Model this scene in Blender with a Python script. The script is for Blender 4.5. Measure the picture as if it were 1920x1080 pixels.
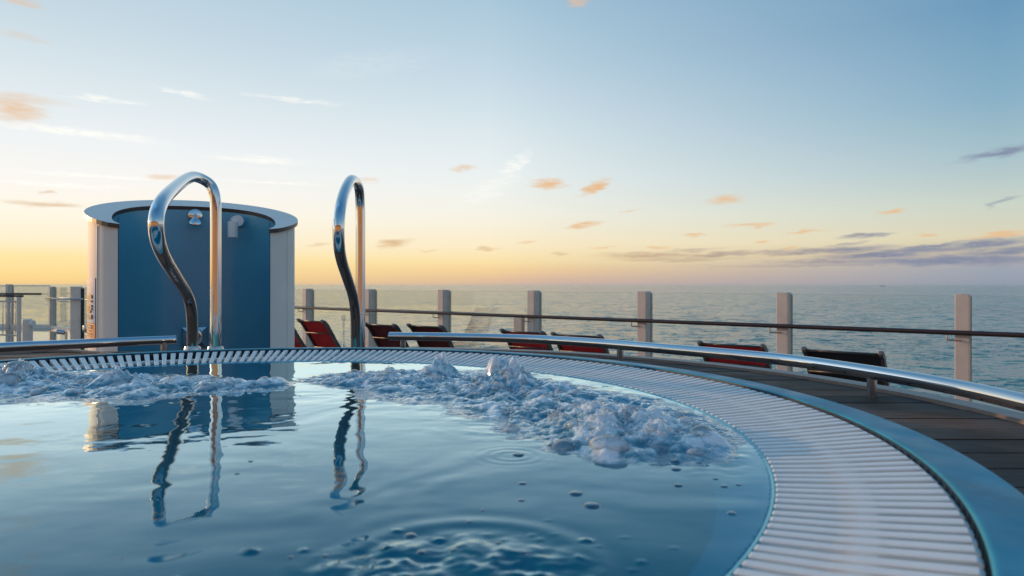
import bpy, bmesh, math, random
import numpy as np
from mathutils import Vector, Matrix
PI = math.pi
R = math.radians
random.seed(7)
S = bpy.context.scene
for o in list(bpy.data.objects): bpy.data.objects.remove(o)
C = S.collection

# ------------------------------------------------------------------ camera
EYE = 1.61                      # eye height over the lower deck
F = 1250.0                      # focal length in photograph pixels
cam_d = bpy.data.cameras.new('camera'); cam = bpy.data.objects.new('camera', cam_d); C.objects.link(cam)
cam.location = (0, 0, EYE); cam.rotation_euler = (R(90), R(-0.06), 0)
cam_d.sensor_width = 36; cam_d.lens = 36 * F / 1920
cam_d.shift_y = -0.0034
cam_d.clip_start = 0.05; cam_d.clip_end = 200000
cam_d.dof.use_dof = True; cam_d.dof.focus_distance = 2.9; cam_d.dof.aperture_fstop = 5.6
S.camera = cam
S.render.resolution_x = 1024; S.render.resolution_y = 576
S.render.engine = 'CYCLES'
S.cycles.max_bounces = 8; S.cycles.transparent_max_bounces = 16
S.cycles.sample_clamp_indirect = 6
S.view_settings.view_transform = 'Standard'; S.view_settings.look = 'None'
S.view_settings.exposure = 0.07; S.view_settings.gamma = 1.0; S.view_settings.use_curve_mapping = False

SUN_AZ = R(-62)                 # measured from +Y (view direction) towards +X
SUN_EL = R(7)

# ------------------------------------------------------------------ node helpers
def lin(h):
    h = h.lstrip('#'); v = [int(h[i:i+2], 16) / 255 for i in (0, 2, 4)]
    return [x / 12.92 if x <= .04045 else ((x + .055) / 1.055) ** 2.4 for x in v]

class NT:
    def __init__(s, tree): s.t = tree; s.n = tree.nodes; s.l = tree.links
    def new(s, typ, **kw):
        n = s.n.new(typ)
        for k, v in kw.items(): setattr(n, k, v)
        return n
    def put(s, sock, v):
        if v is None: return
        if isinstance(v, bpy.types.NodeSocket): s.l.new(v, sock)
        else:
            try: sock.default_value = v
            except Exception: sock.default_value = tuple(v) + (1,) if len(v) == 3 else v
    def math(s, op, a, b=None, c=None, clamp=False):
        n = s.new('ShaderNodeMath', operation=op, use_clamp=clamp)
        s.put(n.inputs[0], a)
        if b is not None: s.put(n.inputs[1], b)
        if c is not None: s.put(n.inputs[2], c)
        return n.outputs[0]
    def maprange(s, v, a, b, c=0., d=1., interp='LINEAR'):
        n = s.new('ShaderNodeMapRange', interpolation_type=interp, clamp=True)
        for i, x in enumerate((v, a, b, c, d)): s.put(n.inputs[i], x)
        return n.outputs[0]
    def ramp(s, v, stops, interp='LINEAR'):
        n = s.new('ShaderNodeValToRGB'); cr = n.color_ramp; cr.interpolation = interp
        cr.elements.remove(cr.elements[1]); cr.elements[0].position = stops[0][0]; cr.elements[0].color = tuple(stops[0][1])[:3] + (1,)
        for p, c in stops[1:]:
            e = cr.elements.new(p); e.color = tuple(c)[:3] + (1,)
        s.put(n.inputs[0], v); return n.outputs[0]
    def mix(s, f, a, b, mode='MIX'):
        n = s.new('ShaderNodeMix', data_type='RGBA', blend_type=mode)
        s.put(n.inputs[0], f); s.put(n.inputs[6], tuple(a) + (1,) if isinstance(a, (list, tuple)) and len(a) == 3 else a)
        s.put(n.inputs[7], tuple(b) + (1,) if isinstance(b, (list, tuple)) and len(b) == 3 else b)
        return n.outputs[2]
    def noise(s, vec, scale, detail=3, rough=.5, dist=0., dim='3D'):
        n = s.new('ShaderNodeTexNoise', noise_dimensions=dim)
        if vec is not None: s.put(n.inputs['Vector'], vec)
        s.put(n.inputs['Scale'], scale); s.put(n.inputs['Detail'], detail); s.put(n.inputs['Roughness'], rough); s.put(n.inputs['Distortion'], dist)
        return n.outputs[0]
    def mapping(s, vec, loc=(0, 0, 0), rot=(0, 0, 0), scale=(1, 1, 1), typ='POINT'):
        n = s.new('ShaderNodeMapping', vector_type=typ)
        s.put(n.inputs[0], vec); n.inputs['Location'].default_value = loc; n.inputs['Rotation'].default_value = rot; n.inputs['Scale'].default_value = scale
        return n.outputs[0]

# ------------------------------------------------------------------ world: dusk sky
W = bpy.data.worlds.new('World'); S.world = W; W.use_nodes = True
w = NT(W.node_tree); w.n.clear()
tc = w.new('ShaderNodeTexCoord')
sep = w.new('ShaderNodeSeparateXYZ'); w.l.new(tc.outputs['Generated'], sep.inputs[0])
az = w.math('MULTIPLY', w.math('ARCTAN2', sep.outputs[0], sep.outputs[1]), 180 / PI)          # degrees, 0 ahead
el = w.math('MULTIPLY', w.math('ARCSINE', sep.outputs[2]), 180 / PI)
def E_(px, py):          # elevation in degrees of a photograph pixel
    a = math.atan((px - 960) / F); return math.degrees(math.atan((533.5 - py) / F * math.cos(a)))
def A_(px): return math.degrees(math.atan((px - 960) / F))
elp = w.math('DIVIDE', w.math('POWER', w.math('MAXIMUM', el, 0.), .5), math.sqrt(90.))      # sqrt scale: fine near the horizon
def stops(px, lst, top):
    s_ = [(math.sqrt(max(E_(px, y), 0) / 90), lin(c)) for y, c in lst]
    s_.sort(key=lambda q: q[0]); return s_ + top
TOP = [(math.sqrt(40 / 90), lin('#5c90b8')), (1.0, lin('#346a9e'))]
TOPL = [(math.sqrt(28 / 90), lin('#a3c3d8')), (math.sqrt(42 / 90), lin('#6a9cc2')), (1.0, lin('#346a9e'))]
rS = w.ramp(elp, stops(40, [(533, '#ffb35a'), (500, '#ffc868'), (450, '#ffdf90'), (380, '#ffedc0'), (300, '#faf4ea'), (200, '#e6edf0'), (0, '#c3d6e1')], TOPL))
rL = w.ramp(elp, stops(40, [(533, '#e9c58c'), (520, '#f6d48e'), (480, '#fbe2a4'), (450, '#fbeccb'), (390, '#fbf4e4'), (330, '#f7f4ef'), (250, '#ecf0f2'), (150, '#dbe6eb'), (60, '#cddce5'), (0, '#c3d6e1')], TOPL))
rC = w.ramp(elp, stops(960, [(533, '#c9b0a4'), (522, '#dfbb9c'), (505, '#f2ce98'), (490, '#f8dfa8'), (455, '#f9e9c6'), (400, '#f2efe2'), (340, '#e9efed'), (250, '#dae6eb'), (130, '#bfd5e2'), (0, '#a6c4d7')], TOP))
rR = w.ramp(elp, stops(1880, [(533, '#8c98a8'), (505, '#9aa2b0'), (488, '#a9a9ae'), (470, '#c9bda6'), (440, '#d9d2b6'), (380, '#c8d2c6'), (300, '#aac2c9'), (180, '#87aec4'), (60, '#75a0be'), (0, '#6b98b9')], TOP))
rB = w.ramp(elp, stops(1880, [(533, '#8f9db0'), (480, '#b8b3b8'), (430, '#cfc6c2'), (360, '#c8cdcf'), (200, '#a8c2d2'), (0, '#8ab0c9')], TOP))
dz = w.math('ABSOLUTE', w.math('WRAP', w.math('SUBTRACT', az, math.degrees(SUN_AZ)), 180., -180.))   # 0..180 away from the sun
d1 = w.maprange(dz, 32., 66.); d2 = w.maprange(dz, 60., 98.); d3 = w.maprange(dz, 98., 150.)
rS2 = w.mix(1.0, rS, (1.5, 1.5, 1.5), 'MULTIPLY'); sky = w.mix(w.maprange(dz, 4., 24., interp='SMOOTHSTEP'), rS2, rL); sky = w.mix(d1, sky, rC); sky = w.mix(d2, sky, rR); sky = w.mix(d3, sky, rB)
# clouds: elliptical patches in azimuth / elevation broken up by noise
cmb = w.new('ShaderNodeCombineXYZ'); w.put(cmb.inputs[0], az); w.put(cmb.inputs[1], el)
P2 = cmb.outputs[0]
nz = w.new('ShaderNodeTexNoise'); w.put(nz.inputs['Vector'], w.mapping(P2, scale=(.35, 1.6, 1))); nz.inputs['Scale'].default_value = 1.6; nz.inputs['Detail'].default_value = 4
vadd = w.new('ShaderNodeVectorMath', operation='SUBTRACT'); w.l.new(nz.outputs['Color'], vadd.inputs[0]); vadd.inputs[1].default_value = (.5, .5, .5)
vsc = w.new('ShaderNodeVectorMath', operation='MULTIPLY'); w.l.new(vadd.outputs[0], vsc.inputs[0]); vsc.inputs[1].default_value = (2.6, .75, 0)
vw = w.new('ShaderNodeVectorMath', operation='ADD'); w.l.new(P2, vw.inputs[0]); w.l.new(vsc.outputs[0], vw.inputs[1])
PW = vw.outputs[0]
def patch(px, py, wx, wy, tilt=0, amt=1.0):
    """px,py centre, wx,wy half sizes in photograph pixels"""
    a0 = A_(px); e0 = E_(px, py); k = math.degrees(1 / F) * math.cos(math.radians(a0)) ** 1.5
    m = w.mapping(PW, (a0, e0, 0), (0, 0, R(tilt)), (wx * k, wy * k, 1), 'TEXTURE')
    ln = w.new('ShaderNodeVectorMath', operation='LENGTH'); w.l.new(m, ln.inputs[0])
    return w.maprange(ln.outputs['Value'], 1.15, .1, 0., amt, 'SMOOTHSTEP')
def group(lst):
    acc = None
    for a in lst:
        p = patch(*a); acc = p if acc is None else w.math('MAXIMUM', acc, p)
    return acc
white = group([(150, 250, 190, 11, -1, 1.), (200, 188, 75, 7, 0, .8), (345, 174, 55, 7, -6, .75), (545, 187, 110, 6, -2, .6), (480, 300, 110, 9, 0, .9),
               (190, 331, 160, 6, 0, .9), (110, 348, 150, 6, 1, .9), (520, 343, 110, 5, 0, .9), (965, 312, 48, 18, 42, .7), (915, 355, 95, 22, 28, .4), (700, 120, 160, 30, 10, .12)])
peach = group([(30, 205, 62, 34, 0, .55), (30, 185, 110, 14, 0, .3), (1028, 345, 36, 13, 2, .75), (1118, 350, 36, 11, 24, .9), (865, 316, 30, 8, 5, .4), (1362, 374, 42, 10, 0, .6), (1405, 422, 50, 5, 2, .6), (1516, 432, 46, 4, 3, .7),
               (1095, 421, 40, 8, 8, .75), (310, 333, 40, 8, 3, .4), (690, 338, 26, 6, 0, .3), (1672, 395, 34, 5, 3, .7), (1735, 441, 22, 6, 0, .6), (1428, 452, 22, 3, 0, .6), (1235, 464, 30, 4, 0, .5),
               (40, 4, 40, 10, 0, .4), (1085, 4, 30, 10, 0, .5), (40, 70, 50, 10, 0, .2), (1130, 463, 30, 3, 0, .5), (1870, 440, 70, 7, 6, .7), (1300, 440, 22, 4, 4, .6), (990, 455, 20, 4, 5, .5), (1180, 395, 18, 4, 10, .4), (1480, 462, 30, 4, 3, .6), (800, 470, 22, 3, 0, .4)])
dark = group([(738, 456, 34, 10, 10, .75), (85, 384, 82, 9, 0, .55), (82, 360, 18, 5, 0, .5), (912, 467, 22, 4, 4, .5), (1880, 283, 95, 12, 10, .85), (1882, 378, 40, 6, 14, .55), (1220, 479, 120, 8, 0, .7), (1350, 477, 110, 7, 2, .75), (1625, 441, 55, 6, 3, .85), (1590, 456, 45, 5, 8, .6),
              (1570, 469, 130, 9, 2, .9), (1720, 470, 150, 12, 3, .85), (1850, 457, 130, 14, 6, .9), (1460, 470, 90, 6, 2, .6), (1050, 475, 22, 4, 0, .4), (600, 459, 26, 4, 5, .4), (1300, 468, 70, 5, 2, .5), (1780, 487, 260, 15, 0, .9), (1560, 489, 150, 7, 0, .7), (1640, 478, 130, 9, 2, 1.), (1500, 474, 90, 7, 2, .8), (1740, 462, 90, 7, 5, .9), (1560, 497, 330, 5, 0, .45), (1270, 486, 160, 4, 0, .5), (1880, 470, 110, 12, 3, .9)])
n2 = w.noise(w.mapping(P2, scale=(.5, 2.2, 1)), 2.2, 6, .65)
brk = w.maprange(n2, .36, .58, .25, 1.0, 'SMOOTHSTEP')
peach = w.math('MULTIPLY', peach, w.maprange(n2, .33, .53, .75, 1.3)); dark = w.math('MULTIPLY', dark, w.maprange(n2, .30, .50, .68, 1.)); white = w.math('MULTIPLY', white, brk)
sky = w.mix(white, sky, lin('#fffdf6'))
sky = w.mix(peach, sky, lin('#e6bb8c'))
dcol = w.mix(w.maprange(az, 0., 30.), lin('#cfa472'), lin('#7d86a0'))
sky = w.mix(dark, sky, dcol)
nish = w.new('ShaderNodeTexSky', sky_type='NISHITA', sun_disc=False); nish.sun_elevation = SUN_EL; nish.sun_rotation = SUN_AZ
ns = w.new('ShaderNodeVectorMath', operation='SCALE'); w.l.new(nish.outputs[0], ns.inputs[0]); ns.inputs[3].default_value = .09
sky = w.mix(.03, sky, ns.outputs[0])
sky = w.mix(w.maprange(el, -.4, -3.), sky, lin('#4a5f68'))
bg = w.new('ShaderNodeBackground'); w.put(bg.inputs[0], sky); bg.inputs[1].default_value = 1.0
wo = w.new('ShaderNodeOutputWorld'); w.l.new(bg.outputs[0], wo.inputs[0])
W.cycles.sampling_method = 'MANUAL'; W.cycles.sample_map_resolution = 512

sun_d = bpy.data.lights.new('sun', 'SUN'); sun = bpy.data.objects.new('sun', sun_d); C.objects.link(sun)
sun_d.energy = 2.0; sun_d.angle = R(.6); sun_d.color = (1, .56, .26)
sdir = Vector((math.sin(SUN_AZ) * math.cos(SUN_EL), math.cos(SUN_AZ) * math.cos(SUN_EL), math.sin(SUN_EL)))
sun.rotation_euler = sdir.to_track_quat('Z', 'Y').to_euler(); sun.location = sdir * 30 + Vector((0, 0, 10))

# ------------------------------------------------------------------ object helpers
def link(o, parent=None):
    C.objects.link(o)
    if parent is not None: o.parent = parent
    return o
def mesh_obj(name, verts, faces, mat, parent=None, smooth=False):
    me = bpy.data.meshes.new(name); me.from_pydata([tuple(v) for v in verts], [], faces)
    me.validate(); me.update()
    if smooth: me.polygons.foreach_set('use_smooth', [True] * len(me.polygons))
    if mat: me.materials.append(mat)
    return link(bpy.data.objects.new(name, me), parent)
def bm_obj(name, bm, mat, parent=None, smooth=False, angle=None):
    bmesh.ops.recalc_face_normals(bm, faces=bm.faces)
    me = bpy.data.meshes.new(name); bm.to_mesh(me); bm.free()
    if smooth:
        me.polygons.foreach_set('use_smooth', [True] * len(me.polygons))
        if angle: me.set_sharp_from_angle(angle=R(angle))
    if mat: me.materials.append(mat)
    return link(bpy.data.objects.new(name, me), parent)
def thing(name, label, cat, loc=(0, 0, 0), rz=0, group=None):
    o = bpy.data.objects.new(name, None); o.empty_display_size = .1; C.objects.link(o)
    o.location = loc; o.rotation_euler = (0, 0, rz); return tag(o, label, cat, group)
def tag(o, label=None, cat=None, group=None, kind=None):
    if label: o['label'] = label
    if cat: o['category'] = cat
    if group: o['group'] = group
    if kind: o['kind'] = kind
    return o
def add_box(bm, c, s, rot=None, bev=0):
    r = bmesh.ops.create_cube(bm, size=1); vs = r['verts']
    M = Matrix.Translation(c) @ (rot if rot else Matrix.Identity(4)) @ Matrix.Diagonal((s[0], s[1], s[2], 1))
    bmesh.ops.transform(bm, matrix=M, verts=vs)
    if bev:
        es = list({e for v in vs for e in v.link_edges}); bmesh.ops.bevel(bm, geom=es, offset=bev, segments=1, affect='EDGES')
    return bm
def box(c, s, rot=None, bev=0): return add_box(bmesh.new(), c, s, rot, bev)
def frame_along(path):
    P = [Vector(p) for p in path]; out = []; up = None
    for i, p in enumerate(P):
        t = (P[min(i + 1, len(P) - 1)] - P[max(i - 1, 0)]).normalized()
        if up is None:
            up = Vector((0, 0, 1)) if abs(t.z) < .9 else Vector((0, 1, 0))
        u = (up - t * up.dot(t)).normalized(); v = t.cross(u); up = u
        out.append((p, u, v))
    return out
def add_tube(bm, path, r, n=16, cap=True):
    rs = r if hasattr(r, '__len__') else [r] * len(path); rings = []
    for (p, u, v), rr in zip(frame_along(path), rs):
        rings.append([bm.verts.new(p + (u * math.cos(2 * PI * k / n) + v * math.sin(2 * PI * k / n)) * rr) for k in range(n)])
    for a, b in zip(rings, rings[1:]):
        for k in range(n): bm.faces.new((a[k], a[(k + 1) % n], b[(k + 1) % n], b[k]))
    if cap: bm.faces.new(rings[0][::-1]); bm.faces.new(rings[-1])
    return bm
def tube(path, r, n=16, cap=True): return add_tube(bmesh.new(), path, r, n, cap)
def catmull(pts, n=8):
    P = [Vector(p) for p in pts]; P = [P[0] * 2 - P[1]] + P + [P[-1] * 2 - P[-2]]; out = []
    for i in range(1, len(P) - 2):
        p0, p1, p2, p3 = P[i-1:i+3]
        for k in range(n):
            t = k / n
            out.append(.5 * ((2 * p1) + (p2 - p0) * t + (2 * p0 - 5 * p1 + 4 * p2 - p3) * t * t + (3 * p1 - p0 - 3 * p2 + p3) * t ** 3))
    out.append(P[-2]); return out
def add_lathe(bm, prof, n=64, c=(0, 0, 0), a0=0, a1=2 * PI):
    full = abs(a1 - a0 - 2 * PI) < 1e-6; m = n if full else n + 1; rings = []
    for r, z in prof:
        rings.append([bm.verts.new((c[0] + r * math.cos(a0 + (a1 - a0) * k / n), c[1] + r * math.sin(a0 + (a1 - a0) * k / n), c[2] + z)) for k in range(m)] if r > 1e-6 else [bm.verts.new((c[0], c[1], c[2] + z))])
    for a, b in zip(rings, rings[1:]):
        for k in range(n):
            j = (k + 1) % m
            q = [a[k], a[j], b[j], b[k]] if len(a) > 1 and len(b) > 1 else ([a[0], b[j], b[k]] if len(a) == 1 else [a[k], a[j], b[0]])
            bm.faces.new(q)
    return bm
def prism(poly, z0, z1):
    bm = bmesh.new(); a = [bm.verts.new((x, y, z0)) for x, y in poly]; b = [bm.verts.new((x, y, z1)) for x, y in poly]; n = len(poly)
    bm.faces.new(a[::-1]); bm.faces.new(b)
    for k in range(n): bm.faces.new((a[k], a[(k + 1) % n], b[(k + 1) % n], b[k]))
    return bm
def copy_tree(o, parent=None):
    c = o.copy(); C.objects.link(c)
    if parent is not None: c.parent = parent
    for ch in list(o.children): copy_tree(ch, c)
    return c

# ------------------------------------------------------------------ materials
def M(name, col, rough=.5, metal=0, spec=.5, coat=0, coat_r=.1, var=.0, vscale=8, bump=0, bscale=60, rvar=0, stretch=(1, 1, 1)):
    m = bpy.data.materials.new(name); m.use_nodes = True; t = NT(m.node_tree); b = t.n['Principled BSDF']
    b.inputs['Roughness'].default_value = rough; b.inputs['Metallic'].default_value = metal; b.inputs['Specular IOR Level'].default_value = spec
    b.inputs['Coat Weight'].default_value = coat; b.inputs['Coat Roughness'].default_value = coat_r
    co = t.new('ShaderNodeTexCoord').outputs['Object']; co = t.mapping(co, scale=stretch)
    if var:
        n = t.noise(co, vscale, 4, .6)
        f = t.maprange(n, .3, .7)
        t.put(b.inputs['Base Color'], t.mix(f, [c * (1 - var) for c in col], [min(1, c * (1 + var)) for c in col]))
    else: b.inputs['Base Color'].default_value = tuple(col) + (1,)
    if rvar: t.put(b.inputs['Roughness'], t.maprange(t.noise(co, vscale * 1.7, 3), .3, .7, max(.02, rough - rvar), rough + rvar))
    if bump:
        bn = t.new('ShaderNodeBump'); bn.inputs['Strength'].default_value = bump; bn.inputs['Distance'].default_value = .01
        t.put(bn.inputs['Height'], t.noise(co, bscale, 3)); t.l.new(bn.outputs[0], b.inputs['Normal'])
    return m
steel = M('polished_steel', (.72, .72, .74), .07, 1, rvar=.03, vscale=14)
steel_d = M('brushed_steel', (.55, .55, .57), .22, 1, rvar=.06, vscale=20)
blue_cop = M('blue_gelcoat', (.025, .30, .41), .5, spec=.3, coat=.06, coat_r=.25, var=.26, vscale=6, rvar=.12, bump=.05, bscale=35)
blue_in = M('blue_basin_paint', (.02, .20, .32), .4, var=.2, vscale=3)
lip_m = M('lit_basin_lip_gelcoat', (.13, .52, .63), .45, var=.1, vscale=5)  # lighter than the basin: stronger light on the lip put into its colour
blue_panel = M('blue_panel_laminate', (.10, .38, .53), .32, coat=.35, coat_r=.18, var=.08, vscale=1.5, rvar=.05)
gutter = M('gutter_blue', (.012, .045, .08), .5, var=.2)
slat_m = M('white_grate_plastic', (.88, .87, .84), .5, var=.05, vscale=30, rvar=.06)
white_m = M('white_painted_panel', (.82, .77, .72), .6, spec=.25, var=.05, vscale=2.5)
cap_m = M('grey_cap_panel', (.82, .75, .69), .4, var=.05, vscale=3)
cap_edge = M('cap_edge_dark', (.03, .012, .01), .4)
post_m = M('fence_post_paint', (.80, .64, .55), .45, var=.08, vscale=6)
flange_m = M('post_channel_paint', (.62, .52, .44), .45, var=.08, vscale=6)
rubber = M('dark_rubber_gasket', (.012, .012, .014), .6)
wood_d = M('dark_varnished_handrail', (.045, .018, .014), .35, coat=.3, var=.3, vscale=12, stretch=(1, 1, 1))
frame_m = M('lounger_frame_paint', (.075, .07, .068), .35, metal=.3, var=.15)
cap_pl = M('lounger_end_cap', (.18, .18, .2), .4)
deck_grey = M('wet_painted_deck', (.23, .21, .19), .06, var=.15, vscale=1.2, rvar=.03, bump=.02, bscale=3)
black = M('sign_print', (.03, .03, .04), .5)
sign_b = M('sign_blue', (.10, .30, .60), .35)
sign_o = M('sign_orange', (.75, .25, .1), .35)
kerb_m = M('platform_edge_trim', (.36, .28, .24), .5, var=.12, vscale=10)
warm_wall = M('warm_lit_wall', (.85, .42, .16), .5, var=.06, vscale=.8)  # warm sunlight put into the wall colour, for orange reflections in the tubes
glass_dark = M('window_glass', (.02, .03, .04), .05)

def sling(name, col, tr=.4):
    m = bpy.data.materials.new(name); m.use_nodes = True; t = NT(m.node_tree); b = t.n['Principled BSDF']; out = t.n['Material Output']
    co = t.new('ShaderNodeTexCoord').outputs['Object']
    wv = t.new('ShaderNodeTexWave'); wv.inputs['Scale'].default_value = 260; t.l.new(co, wv.inputs[0])
    c = t.mix(t.math('MULTIPLY', wv.outputs[1] if False else wv.outputs['Fac'], .25), col, [x * .6 for x in col])
    c = t.mix(t.maprange(t.noise(co, 5, 4), .35, .7), c, [x * .72 for x in col])
    t.put(b.inputs['Base Color'], c); b.inputs['Roughness'].default_value = .7
    tl = t.new('ShaderNodeBsdfTranslucent'); t.put(tl.inputs[0], c)
    mx = t.new('ShaderNodeMixShader'); mx.inputs[0].default_value = tr
    t.l.new(b.outputs[0], mx.inputs[1]); t.l.new(tl.outputs[0], mx.inputs[2]); t.l.new(mx.outputs[0], out.inputs[0]); return m
red = sling('red_mesh_fabric', (1., .085, .045), .65)
vdark = sling('maroon_black_mesh_fabric', (.10, .012, .014), .25)
dred = sling('dark_red_mesh_fabric', (.50, .02, .02), .5)
blackf = sling('black_mesh_fabric', (.022, .02, .022), .15)

def glass_mat():
    m = bpy.data.materials.new('clear_panel_glass'); m.use_nodes = True; t = NT(m.node_tree); t.n.remove(t.n['Principled BSDF']); out = t.n['Material Output']
    fr = t.new('ShaderNodeFresnel'); fr.inputs[0].default_value = 1.5
    a = t.new('ShaderNodeBsdfTransparent'); a.inputs[0].default_value = (.965, .985, .975, 1)
    g = t.new('ShaderNodeBsdfGlossy'); g.inputs['Roughness'].default_value = .01; g.inputs[0].default_value = (.9, .9, .9, 1)
    mx = t.new('ShaderNodeMixShader'); t.put(mx.inputs[0], t.math('MULTIPLY', fr.outputs[0], .5)); t.l.new(a.outputs[0], mx.inputs[1]); t.l.new(g.outputs[0], mx.inputs[2]); t.l.new(mx.outputs[0], out.inputs[0]); return m
glass = glass_mat()
edge_glass = M('glass_edge', (.35, .5, .48), .15)

def plank_mat():
    m = bpy.data.materials.new('weathered_teak'); m.use_nodes = True; t = NT(m.node_tree); b = t.n['Principled BSDF']
    co = t.new('ShaderNodeTexCoord').outputs['Object']; oi = t.new('ShaderNodeObjectInfo').outputs['Random']
    n = t.noise(t.mapping(co, scale=(1.5, 22, 22)), 4, 5, .65)
    c = t.mix(t.maprange(n, .3, .7), (.085, .042, .025), (.21, .115, .072))
    c = t.mix(oi, c, (.03, .022, .018))
    t.put(b.inputs['Base Color'], c)
    t.put(b.inputs['Roughness'], t.maprange(t.noise(co, 5, 3), .3, .7, .6, .88))
    bn = t.new('ShaderNodeBump'); bn.inputs['Strength'].default_value = .35; bn.inputs['Distance'].default_value = .004; t.put(bn.inputs['Height'], n); t.l.new(bn.outputs[0], b.inputs['Normal'])
    return m
plank_m = plank_mat()

def sea_mat():
    m = bpy.data.materials.new('sea_water'); m.use_nodes = True; t = NT(m.node_tree); b = t.n['Principled BSDF']
    g = t.new('ShaderNodeNewGeometry').outputs['Position']
    b.inputs['IOR'].default_value = 1.33; b.inputs['Roughness'].default_value = .08
    acc = None
    for sc, det, k, rot in ((.07, 2, .5, 12), (.26, 3, .9, -10), (1.2, 3, .75, 35)):
        n = t.new('ShaderNodeTexNoise'); t.put(n.inputs['Vector'], t.mapping(g, rot=(0, 0, R(rot)), scale=(.55, 1, 1))); n.inputs['Scale'].default_value = sc; n.inputs['Detail'].default_value = det; n.inputs['Roughness'].default_value = .6
        a = t.new('ShaderNodeVectorMath', operation='SUBTRACT'); t.l.new(n.outputs['Color'], a.inputs[0]); a.inputs[1].default_value = (.5, .5, .5)
        c = t.new('ShaderNodeVectorMath', operation='MULTIPLY'); t.l.new(a.outputs[0], c.inputs[0]); c.inputs[1].default_value = (k * 2, k * 2, 0)
        if acc is None: acc = c.outputs[0]
        else:
            q = t.new('ShaderNodeVectorMath', operation='ADD'); t.l.new(acc, q.inputs[0]); t.l.new(c.outputs[0], q.inputs[1]); acc = q.outputs[0]
    q = t.new('ShaderNodeVectorMath', operation='ADD'); t.l.new(acc, q.inputs[0]); q.inputs[1].default_value = (0, 0, 1)
    nn = t.new('ShaderNodeVectorMath', operation='NORMALIZE'); t.l.new(q.outputs[0], nn.inputs[0]); t.l.new(nn.outputs[0], b.inputs['Normal'])
    t.put(b.inputs['Base Color'], t.mix(t.maprange(t.noise(g, .004, 3), .35, .65), (.018, .20, .22), (.026, .26, .27)))
    return m
sea_m = sea_mat()

# ------------------------------------------------------------------ sea
SEA = -30.0
bm = bmesh.new()
rr = [0, 60, 150, 400, 1000, 3000, 9000, 30000, 90000]
add_lathe(bm, [(r, 0) for r in rr], 72, (0, 0, SEA))
sea = bm_obj('sea', bm, sea_m); tag(sea, 'grey green sea with small waves reaching to the horizon', kind='structure')

# ------------------------------------------------------------------ pool geometry (units metres, camera on origin)
PC = Vector((-.690, 1.322))           # pool centre
r1, r2, r3 = 1.132, 1.330, 1.418
zw = EYE - .2825                       # water level
zi, zo, zc = EYE - .279, EYE - .260, EYE - .252   # grate inner, outer, coping top
zp = EYE - .40                        # platform top

tub = thing('hot_tub', 'round blue hot tub with white slatted overflow grate and blue rim', 'hot tub', (PC.x, PC.y, 0))
def lathe_part(name, prof, mat, n=160, parent=tub, smooth=True, angle=35):
    bm = bmesh.new(); add_lathe(bm, prof, n); return bm_obj(name, bm, mat, parent, smooth, angle)
lathe_part('basin_lip', [(1.20, EYE-.300), (1.142, EYE-.297), (1.1282, EYE-.290), (1.1278, EYE-.2812), (1.1268, EYE-.2808), (1.1256, EYE-.2812), (1.112, EYE-.290), (1.062, EYE-.325), (1.048, EYE-.34)], lip_m)
lathe_part('basin', [(1.048, EYE-.3405), (1.042, EYE-.37), (1.03, EYE-.72), (.66, EYE-.74), (.62, EYE-1.15), (0, EYE-1.15)], blue_in)
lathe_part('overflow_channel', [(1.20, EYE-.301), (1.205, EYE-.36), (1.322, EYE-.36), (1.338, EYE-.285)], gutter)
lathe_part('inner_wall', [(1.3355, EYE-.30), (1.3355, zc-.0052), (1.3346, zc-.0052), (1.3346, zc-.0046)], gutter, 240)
lathe_part('coping', [(1.3345, zc-.0045), (1.3360, zc-.0028), (1.339, zc-.002), (1.343, zc-.0024), (1.346, zc-.0032), (1.404, zc-.0055), (1.414, zc-.008), (1.418, zc-.014), (1.418, EYE-.405)], blue_cop, 240)
# grate slats: one object each, sharing one mesh
def slat_mesh():
    bm = bmesh.new(); ws = lambda r: .0172 if r > 1.3 else (.0156 if r > 1.2 else .0138)
    rows = []
    for r, zt, zb in ((1.1284, zi-.0016, EYE-.2985), (1.1305, zi-.0003, EYE-.2985), (1.137, zi, EYE-.2990), (1.2, zi+.005, EYE-.2990), (1.325, zo, EYE-.283), (1.330, zo-.003, EYE-.281)):
        h = ws(r) / 2; c = .0014
        rows.append([bm.verts.new((r, y, z)) for y, z in ((-h*.8, zb), (-h, zt-c), (-h+c, zt), (h-c, zt), (h, zt-c), (h*.8, zb))])
    for a, b in zip(rows, rows[1:]):
        for k in range(6): bm.faces.new((a[k], a[(k+1) % 6], b[(k+1) % 6], b[k]))
    bm.faces.new(rows[0]); bm.faces.new(rows[-1][::-1])
    bmesh.ops.recalc_face_normals(bm, faces=bm.faces)
    me = bpy.data.meshes.new('slat'); bm.to_mesh(me); bm.free(); me.materials.append(slat_m); return me
sm = slat_mesh(); NS = 288
for k in range(NS):
    o = bpy.data.objects.new('slat', sm); link(o, tub); o.rotation_euler = (random.uniform(-.0015, .0015), 0, 2 * PI * (k + random.uniform(-.012, .012)) / NS); o.location.z = random.uniform(-.0002, .0002)
lathe_part('grate_ring', [(1.221, zi+.0018), (1.221, zi-.008), (1.243, zi-.008), (1.243, zi+.0030), (1.221, zi+.0018)], slat_m, 240, smooth=False)

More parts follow.
